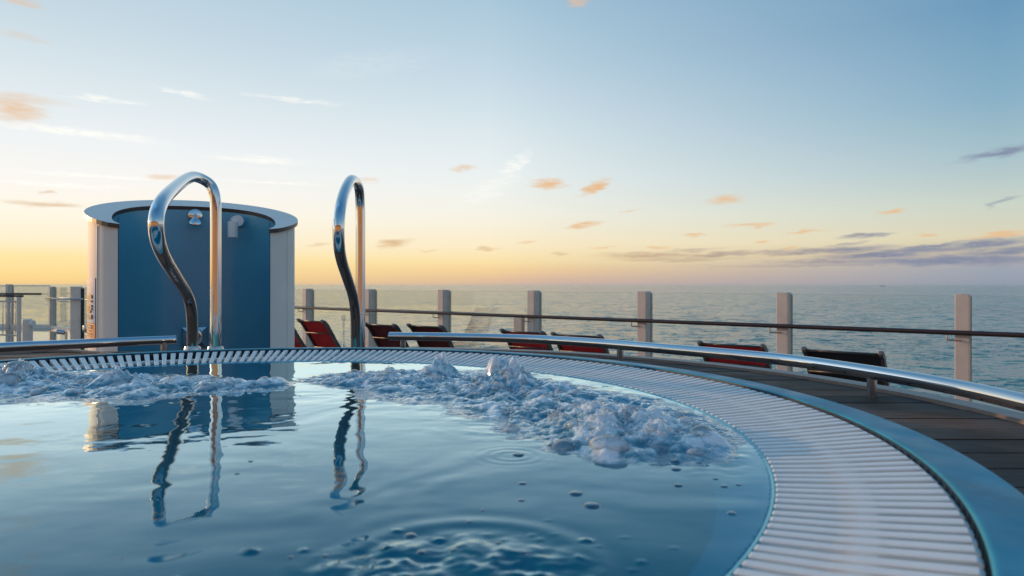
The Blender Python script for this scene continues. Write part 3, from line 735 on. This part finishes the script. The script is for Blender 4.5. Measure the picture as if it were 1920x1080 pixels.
near = np.exp(-np.maximum(np.minimum(mR, mL)-1, 0)/.22)
calm += near*.0035*fbm(WX, WY*1.3, 13, 3, 30)
# turbulent domes
H = np.zeros_like(X); rs = np.random.RandomState(4)
def domes(n, rlo, rhi, mask, zones, k=1.0):
    global H
    for _ in range(n):
        z = zones[rs.randint(len(zones))]; t = rs.rand(); i = rs.randint(len(z)-1)
        cx = z[i][0]+(z[i+1][0]-z[i][0])*t + rs.randn()*z[i][2]*.5; cy = z[i][1]+(z[i+1][1]-z[i][1])*t + rs.randn()*z[i][2]*.5
        r = rlo+(rhi-rlo)*rs.rand()**2.2; q = .55+.5*rs.rand(); an = rs.rand()*3.14; st = 1+rs.rand()*.8
        ix = int((cx-PC.x+RW)/DX); iy = int((cy-PC.y+RW)/DX); w_ = int(r*st/DX)+2
        a0, a1, b0, b1 = max(iy-w_, 0), min(iy+w_+1, nx), max(ix-w_, 0), min(ix+w_+1, nx)
        if a0 >= a1 or b0 >= b1: continue
        dx = WX[a0:a1, b0:b1]-cx; dy = WY[a0:a1, b0:b1]-cy
        e = ((dx*np.cos(an)+dy*np.sin(an))/st)**2 + (-dx*np.sin(an)+dy*np.cos(an))**2
        hgt = np.sqrt(np.clip(r*r-e, 0, None))*k*q
        H[a0:a1, b0:b1] = np.maximum(H[a0:a1, b0:b1], hgt + .35*H[a0:a1, b0:b1]*(hgt > 0))
zR = [(-.50, 1.98, .11), (-.20, 1.90, .2), (.05, 1.68, .2), (.22, 1.36, .18), (.22, 1.30, .16), (.30, 1.20, .10)]
zL = [(-1.50, 1.98, .16), (-1.30, 1.86, .2), (-.98, 1.80, .18), (-.70, 1.86, .1)]
domes(60, .03, .075, None, [zR, zR, zL], .55); domes(420, .012, .035, None, [zR, zR, zR, zL], .75); domes(1500, .006, .014, None, [zR, zR, zL], .8)
for cx, cy, r, k in ((.165, 1.105, .058, .62), (.345, 1.175, .042, .8), (.09, 1.15, .04, .6)):
    H = np.maximum(H, np.sqrt(np.clip(r*r-(WX-cx)**2-((WY-cy)*1.1)**2, 0, None))*k); 
    foam = np.maximum(foam, 1-sstep(r*.8, r*1.05, np.hypot(WX-cx, WY-cy)))
bil = fbm(WX+.05*fbm(WX, WY, 9, 2, 61), WY, 10, 4, 60, .5, True)
fine = fbm(WX, WY, 45, 4, 70, .6, True)
peak = np.exp(-((WX+.215)**2+(WY-2.03)**2)/.0022)*.062 + np.exp(-((WX+.03)**2+(WY-1.90)**2)/.0035)*.050 + np.exp(-((WX-.02)**2+(WY-1.83)**2)/.006)*.035 + np.exp(-((WX-.20)**2+(WY-1.28)**2)/.010)*.022 + np.exp(-((WX+1.42)**2+(WY-1.93)**2)/.008)*.045 + np.exp(-((WX+1.08)**2+(WY-1.86)**2)/.003)*.026 + np.exp(-((WX+1.36)**2+(WY-1.80)**2)/.0015)*.03
amp = foam*rise
mid = fbm(WX*.8+.02*fbm(WX, WY, 20, 2, 66), WY*1.25, 26, 3, 64, .55, True)
rj = np.random.RandomState(11); JB = np.zeros_like(X)
for _ in range(95):
    cx = -.05+rj.randn()*.11; cy = .66+rj.randn()*.05; r = .0022+.0065*rj.rand()**3
    ix = int((cx-PC.x+RW)/DX); iy = int((cy-PC.y+RW)/DX); w_ = int(r/DX)+2
    if iy-w_ < 0 or iy+w_ >= nx or ix-w_ < 0 or ix+w_ >= nx: continue
    sl = (slice(iy-w_, iy+w_+1), slice(ix-w_, ix+w_+1)); e = (WX[sl]-cx)**2+(WY[sl]-cy)**2
    JB[sl] = np.maximum(JB[sl], np.sqrt(np.clip(r*r-e, 0, None))*.42)
calm += JB
turb = amp*(.006 + .018*bil + .0075*mid + .0025*fine + H*.62) + peak*foam*(1+1.2*bil+.9*fine)
edge_f = sstep(RW, RW-.05, rad)
Z = calm*sstep(RW, RW-.03, rad)**.5 + turb*np.clip(edge_f+.25, 0, 1)
foam_a = np.clip(foam*(.62+1.5*bil+1.3*mid+.6*fine+11*H+6*peak), 0, 1)
inside = rad <= RW
idx = -np.ones(X.shape, int)
cell = inside[:-1, :-1] & inside[1:, :-1] & inside[:-1, 1:] & inside[1:, 1:]
fc = (foam[:-1, :-1]+foam[1:, :-1]+foam[:-1, 1:]+foam[1:, 1:])/4
isL = WX[:-1, :-1] < -.6
def field_obj(name, cells, mat):
    ii, jj = np.nonzero(cells); use = np.zeros(X.shape, bool)
    for a, b in ((0, 0), (1, 0), (0, 1), (1, 1)): use[ii+a, jj+b] = True
    id_ = -np.ones(X.shape, int); id_[use] = np.arange(use.sum())
    V = np.stack([WX[use], WY[use], Z[use]+zw], 1)
    Fq = np.stack([id_[ii, jj], id_[ii, jj+1], id_[ii+1, jj+1], id_[ii+1, jj]], 1)
    me = bpy.data.meshes.new(name); me.vertices.add(len(V)); me.vertices.foreach_set('co', V.astype(np.float32).ravel())
    me.loops.add(Fq.size); me.loops.foreach_set('vertex_index', Fq.astype(np.int32).ravel())
    me.polygons.add(len(Fq)); me.polygons.foreach_set('loop_start', np.arange(0, Fq.size, 4, dtype=np.int32)); me.polygons.foreach_set('loop_total', np.full(len(Fq), 4, np.int32))
    me.update(calc_edges=True); me.polygons.foreach_set('use_smooth', [True]*len(Fq))
    at = me.attributes.new('foam', 'FLOAT', 'POINT'); at.data.foreach_set('value', foam_a[use].astype(np.float32))
    me.materials.append(mat); return link(bpy.data.objects.new(name, me))
def water_mat(foamy):
    m = bpy.data.materials.new('frothing_water' if foamy else 'pool_water_surface'); m.use_nodes = True; t = NT(m.node_tree); b = t.n['Principled BSDF']; out = t.n['Material Output']
    co = t.new('ShaderNodeTexCoord').outputs['Object']
    bn = t.new('ShaderNodeBump'); bn.inputs['Distance'].default_value = .01
    if foamy:
        v = t.new('ShaderNodeTexVoronoi'); v.inputs['Scale'].default_value = 130; t.l.new(co, v.inputs['Vector'])
        t.put(bn.inputs['Height'], t.math('ADD', t.math('MULTIPLY', v.outputs['Distance'], -.35), t.noise(co, 60, 4, .6))); bn.inputs['Strength'].default_value = .32
    else:
        t.put(bn.inputs['Height'], t.noise(t.mapping(co, scale=(1, 1.5, 1)), 16, 2)); bn.inputs['Strength'].default_value = .02
    fr = t.new('ShaderNodeFresnel'); fr.inputs[0].default_value = 1.33; t.l.new(bn.outputs[0], fr.inputs[1])
    tr = t.new('ShaderNodeBsdfTransparent'); tr.inputs[0].default_value = (.78, .94, .98, 1)
    gl = t.new('ShaderNodeBsdfGlossy'); gl.inputs[0].default_value = (.72, .93, 1, 1) if not foamy else (.95, .98, 1, 1); gl.inputs['Roughness'].default_value = .015 if not foamy else .03; t.l.new(bn.outputs[0], gl.inputs['Normal'])
    mx = t.new('ShaderNodeMixShader'); t.put(mx.inputs[0], t.math('MAXIMUM', t.math('MULTIPLY', t.math('SUBTRACT', fr.outputs[0], .065), 2.7, clamp=True), .03)); t.l.new(tr.outputs[0], mx.inputs[1]); t.l.new(gl.outputs[0], mx.inputs[2])
    df = t.new('ShaderNodeBsdfDiffuse'); df.inputs[0].default_value = (.005, .45, .66, 1)       # aerated water body
    mb = t.new('ShaderNodeMixShader'); mb.inputs[0].default_value = .32; t.l.new(tr.outputs[0], mb.inputs[1]); t.l.new(df.outputs[0], mb.inputs[2]); t.l.new(mb.outputs[0], mx.inputs[1])
    last = mx.outputs[0]
    if foamy:
        at = t.new('ShaderNodeAttribute'); at.attribute_name = 'foam'
        n = t.noise(co, 38, 5, .65, .6)
        f = t.math('MULTIPLY', at.outputs['Fac'], t.maprange(n, .38, .58, .6, 1.5), clamp=True)
        t.put(b.inputs['Base Color'], t.mix(f, (.50, .78, .86), (.99, .99, .99))); b.inputs['Roughness'].default_value = .3
        b.inputs['Subsurface Weight'].default_value = .15; b.inputs['Subsurface Radius'].default_value = (.5, .9, 1.); b.inputs['Subsurface Scale'].default_value = .015; t.l.new(bn.outputs[0], b.inputs['Normal'])
        m2 = t.new('ShaderNodeMixShader'); t.put(m2.inputs[0], t.maprange(f, .0, .7, .1, .92)); t.l.new(mb.outputs[0], m2.inputs[1]); t.l.new(b.outputs[0], m2.inputs[2])
        m3 = t.new('ShaderNodeMixShader'); t.put(m3.inputs[0], t.math('ADD', t.math('MULTIPLY', fr.outputs[0], 1.35), .04, clamp=True)); t.l.new(m2.outputs[0], m3.inputs[1]); t.l.new(gl.outputs[0], m3.inputs[2]); last = m3.outputs[0]
    else: t.n.remove(b)
    t.l.new(last, out.inputs[0]); return m
wm, fm = water_mat(False), water_mat(True)
isF = fc > .12
pw = field_obj('pool_water', cell & ~isF, wm); tag(pw, 'still blue hot tub water mirroring the sky and grab rails', kind='structure')
fo = field_obj('foam', cell & isF & ~isL, fm); tag(fo, 'churning white bubbling water along the right rim of the hot tub', 'foam', kind='stuff')
fo2 = field_obj('foam', cell & isF & isL, fm); tag(fo2, 'churning bluish bubbling water at the back left of the hot tub', 'foam', kind='stuff')

# droplets and froth beads over the jets
def height(x, y):
    i = int(round((y-PC.y+RW)/DX)); j = int(round((x-PC.x+RW)/DX)); return float(Z[i, j]) if 0 <= i < nx and 0 <= j < nx else 0
bub_m = bpy.data.materials.new('bubble_film'); bub_m.use_nodes = True; t = NT(bub_m.node_tree); t.n.remove(t.n['Principled BSDF']); out = t.n['Material Output']
fr = t.new('ShaderNodeFresnel'); fr.inputs[0].default_value = 1.45; tr = t.new('ShaderNodeBsdfTransparent'); tr.inputs[0].default_value = (.93, .97, .99, 1)
gl = t.new('ShaderNodeBsdfGlossy'); gl.inputs['Roughness'].default_value = .03; mx = t.new('ShaderNodeMixShader')
t.put(mx.inputs[0], t.math('ADD', t.math('MULTIPLY', fr.outputs[0], 1.8), .10, clamp=True)); t.l.new(tr.outputs[0], mx.inputs[1]); t.l.new(gl.outputs[0], mx.inputs[2]); t.l.new(mx.outputs[0], out.inputs[0])
drop_m = bpy.data.materials.new('froth_bead'); drop_m.use_nodes = True; b = drop_m.node_tree.nodes['Principled BSDF']
b.inputs['Base Color'].default_value = (.93, .96, .97, 1); b.inputs['Roughness'].default_value = .08; b.inputs['Alpha'].default_value = .75; b.inputs['IOR'].default_value = 1.45; b.inputs['Specular IOR Level'].default_value = .9
ico = bmesh.new(); bmesh.ops.create_icosphere(ico, subdivisions=1, radius=1); iv = np.array([v.co[:] for v in ico.verts]); ifc = np.array([[v.index for v in f.verts] for f in ico.faces]); ico.free()
def beads(name, n, zones, seed, label):
    rg = np.random.RandomState(seed); V = []; Fc = []; c = 0
    while c < n:
        z = zones[rg.randint(len(zones))]; i = rg.randint(len(z)-1); t = rg.rand()
        cx = z[i][0]+(z[i+1][0]-z[i][0])*t + rg.randn()*z[i][2]*.55; cy = z[i][1]+(z[i+1][1]-z[i][1])*t + rg.randn()*z[i][2]*.5
        fly = rg.rand() < .06; m = rg.randint(6, 40)
        for q in range(m):                      # clusters of froth
            x = cx + rg.randn()*.016; y_ = cy + rg.randn()*.011
            if math.hypot(x-PC.x, y_-PC.y) > RW-.012: continue
            hz = height(x, y_)
            if hz < .004: continue
            r = .0008 + .0026*rg.rand()**3
            up = r*.3 + (abs(rg.randn())*.016 if fly and hz > .03 else 0)
            V.append(iv*r + np.array([x, y_, zw+hz+up])); Fc.append(ifc + len(iv)*c); c += 1
    o = mesh_obj(name, np.concatenate(V), np.concatenate(Fc).tolist(), drop_m, None, True); tag(o, label, 'droplets', kind='stuff'); return o
beads('droplets', 3600, [zR], 5, 'spray and froth beads on the churning water at the right')
beads('droplets', 1500, [zL], 6, 'spray and froth beads on the churning water at the left')

film_m = bpy.data.materials.new('foam_film'); film_m.use_nodes = True; t = NT(film_m.node_tree); t.n.remove(t.n['Principled BSDF']); out = t.n['Material Output']
fr = t.new('ShaderNodeFresnel'); fr.inputs[0].default_value = 1.33; tr = t.new('ShaderNodeBsdfTransparent'); tr.inputs[0].default_value = (.95, .98, 1, 1)
df = t.new('ShaderNodeBsdfDiffuse'); df.inputs[0].default_value = (.92, .96, .98, 1); m1 = t.new('ShaderNodeMixShader'); t.put(m1.inputs[0], t.maprange(t.noise(t.new('ShaderNodeTexCoord').outputs['Object'], 32, 2, .5), .40, .65, .12, .5)); t.l.new(tr.outputs[0], m1.inputs[1]); t.l.new(df.outputs[0], m1.inputs[2])
gl = t.new('ShaderNodeBsdfGlossy'); gl.inputs['Roughness'].default_value = .06; mx = t.new('ShaderNodeMixShader')
t.put(mx.inputs[0], t.math('ADD', t.math('MULTIPLY', fr.outputs[0], .9), .06, clamp=True)); t.l.new(m1.outputs[0], mx.inputs[1]); t.l.new(gl.outputs[0], mx.inputs[2]); t.l.new(mx.outputs[0], out.inputs[0])
tb = bmesh.new(); add_lathe(tb, [(math.cos(a), math.sin(a)) for a in (R(-25), R(0), R(18), R(36), R(54), R(72))] + [(0, 1)], 16); tb.verts.index_update()
dv = np.array([v.co[:] for v in tb.verts]); dfc = [[v.index for v in f.verts] for f in tb.faces]; tb.free()
def film_domes(n, zones, seed, label, big):
    rg = np.random.RandomState(seed); sp = []; V = []; Fc = []
    for _ in range(n):
        z = zones[rg.randint(len(zones))]; i = rg.randint(len(z)-1); t = rg.rand()
        x = z[i][0]+(z[i+1][0]-z[i][0])*t + rg.randn()*z[i][2]*.5; y_ = z[i][1]+(z[i+1][1]-z[i][1])*t + rg.randn()*z[i][2]*.5
        if math.hypot(x-PC.x, y_-PC.y) > RW-.04 or height(x, y_) < .004: continue
        sp.append((x, y_, .003+.013*rg.rand()**2.4, .5+.4*rg.rand()))
    for x, y_, r, k in sp + big:
        a = rg.rand()*6.3; e = 1+.35*rg.rand(); c_, s_ = math.cos(a), math.sin(a)
        # uneven film: each dome is stretched and dented a little
        d = dv*(1+.09*np.sin(dv[:, :1]*3+a*5)*np.cos(dv[:, 1:2]*4+a*3))
        q = np.stack([d[:, 0]*e*r, d[:, 1]*r, d[:, 2]*r*k], 1); q = np.stack([q[:, 0]*c_-q[:, 1]*s_, q[:, 0]*s_+q[:, 1]*c_, q[:, 2] + .25*q[:, 0]*(rg.rand()-.5)], 1)
        b0 = len(V)*len(dv); V.append(q + np.array([x, y_, zw + height(x, y_) - r*k*.3])); Fc += [[b0+q_ for q_ in f] for f in dfc]
    o = mesh_obj('foam_bubbles', np.concatenate(V), Fc, film_m, None, True); tag(o, label, 'bubbles', kind='stuff')
film_domes(330, [zR], 21, 'clear rounded bubbles heaped in the churning water at the right', [(.165, 1.13, .030, .5), (.34, 1.19, .024, .7), (.09, 1.16, .022, .7), (.25, 1.14, .022, .6), (.0, 1.30, .018, .7)])
film_domes(130, [zL], 22, 'clear rounded bubbles heaped in the churning water at the left', [(-1.36, 1.80, .034, .9), (-1.06, 1.82, .034, .6), (-1.22, 1.72, .024, .6), (-1.42, 1.92, .034, .8)])
# single floating bubbles
bm = bmesh.new(); add_lathe(bm, [(1.10, -.02), (1.04, .04), (1.0, .12)] + [(math.cos(a), .12+.72*math.sin(a)) for a in (R(15), R(35), R(55), R(75))] + [(0, .84)], 20)
bub_me = bm_obj('floating_bubble', bm, bub_m, None, True)
def at_w(px, py): D = .286*F/(py-533.5); return (px-960)/F*D, D
bubs = [(972, 857, 15), (1267, 868, 11), (1268, 884, 13), (1310, 871, 9), (1272, 915, 12), (1358, 917, 10), (1385, 914, 8), (1372, 968, 12), (1110, 953, 20), (1080, 930, 17), (980, 911, 10), (978, 943, 9), (1342, 903, 8), (545, 1052, 11), (228, 1054, 8), (770, 1010, 22), (722, 1036, 18), (790, 1045, 17), (852, 1042, 13), (935, 1025, 13), (610, 1050, 12), (905, 962, 6), (445, 893, 7), (470, 870, 7), (700, 1062, 10), (990, 1050, 9), (880, 985, 8), (1015, 1028, 9)]
firstb = True
for px_, py_, sz in bubs:
    x, y_ = at_w(px_, py_)
    o = bub_me if firstb else bub_me.copy()
    if not firstb: C.objects.link(o)
    firstb = False
    r = sz/F*y_*(.55 if py_ > 1000 else .78); o.scale = (r, r, r*.45); o.location = (x, y_, zw+height(x, y_)-.0004)
    special = {(1310, 871): 'small bubble just right of the close pair below the right foam', (1358, 917): 'left one of two small bubbles side by side near the right rim', (1385, 914): 'right one of two small bubbles side by side near the right rim',
               (1342, 903): 'faint bubble above two small side by side bubbles near the right rim', (905, 962): 'tiny lone bubble between the near jet and the pair of single bubbles', (880, 985): 'tiny bubble on the outer ring of ripples of the near jet',
               (610, 1050): 'leftmost bubble over the near bubbling jet', (1015, 1028): 'rightmost upper bubble over the near bubbling jet', (990, 1050): 'lower right bubble over the near bubbling jet', (722, 1036): 'bubble diagonally below left of the biggest one on the near jet',
               (445, 893): 'tiny bubble between the mirrored legs of the two grab rails, lower one', (470, 870): 'tiny bubble between the mirrored legs of the two grab rails, upper one',
               (1110, 953): 'largest clear bubble on the dark water below the right foam', (1080, 930): 'second largest clear bubble, just up and left of the largest one', (972, 857): 'flat clear bubble close under the left front edge of the right foam',
               (1372, 968): 'lone bubble lowest along the right rim', (1267, 868): 'upper bubble of the close pair right below the right foam', (1268, 884): 'lower bubble of the close pair right below the right foam',
               (1272, 915): 'single bubble straight below the close pair near the right rim', (770, 1010): 'biggest bubble over the near bubbling jet', (545, 1052): 'bubble left of the near bubbling jet', (228, 1054): 'tiny bubble near the bottom left corner of the water',
               (980, 911): 'small bubble below the flat bubble, above another small one', (978, 943): 'small bubble directly below another small one on dark water'}
    if (px_, py_) in special: tag(o, special[(px_, py_)], 'bubble', 'bubbles floating on the hot tub'); continue
    if px_ > 1200: lab = 'small clear bubble floating on the calm water near the right rim'
    elif py_ > 1000 and px_ > 560: lab = 'small clear bubble floating over the near bubbling jet'
    elif px_ > 800: lab = 'clear bubble floating alone on the dark water before the right foam'
    else: lab = 'tiny bubble on the calm reflecting water at left'
    tag(o, lab, 'bubble', {'small clear bubble floating on the calm water near the right rim': 'bubbles near the right rim'}.get(lab, 'bubbles over the near jet' if 'near bub' in lab else ('lone bubbles before the foam' if 'alone' in lab else 'tiny bubbles on the left water')))
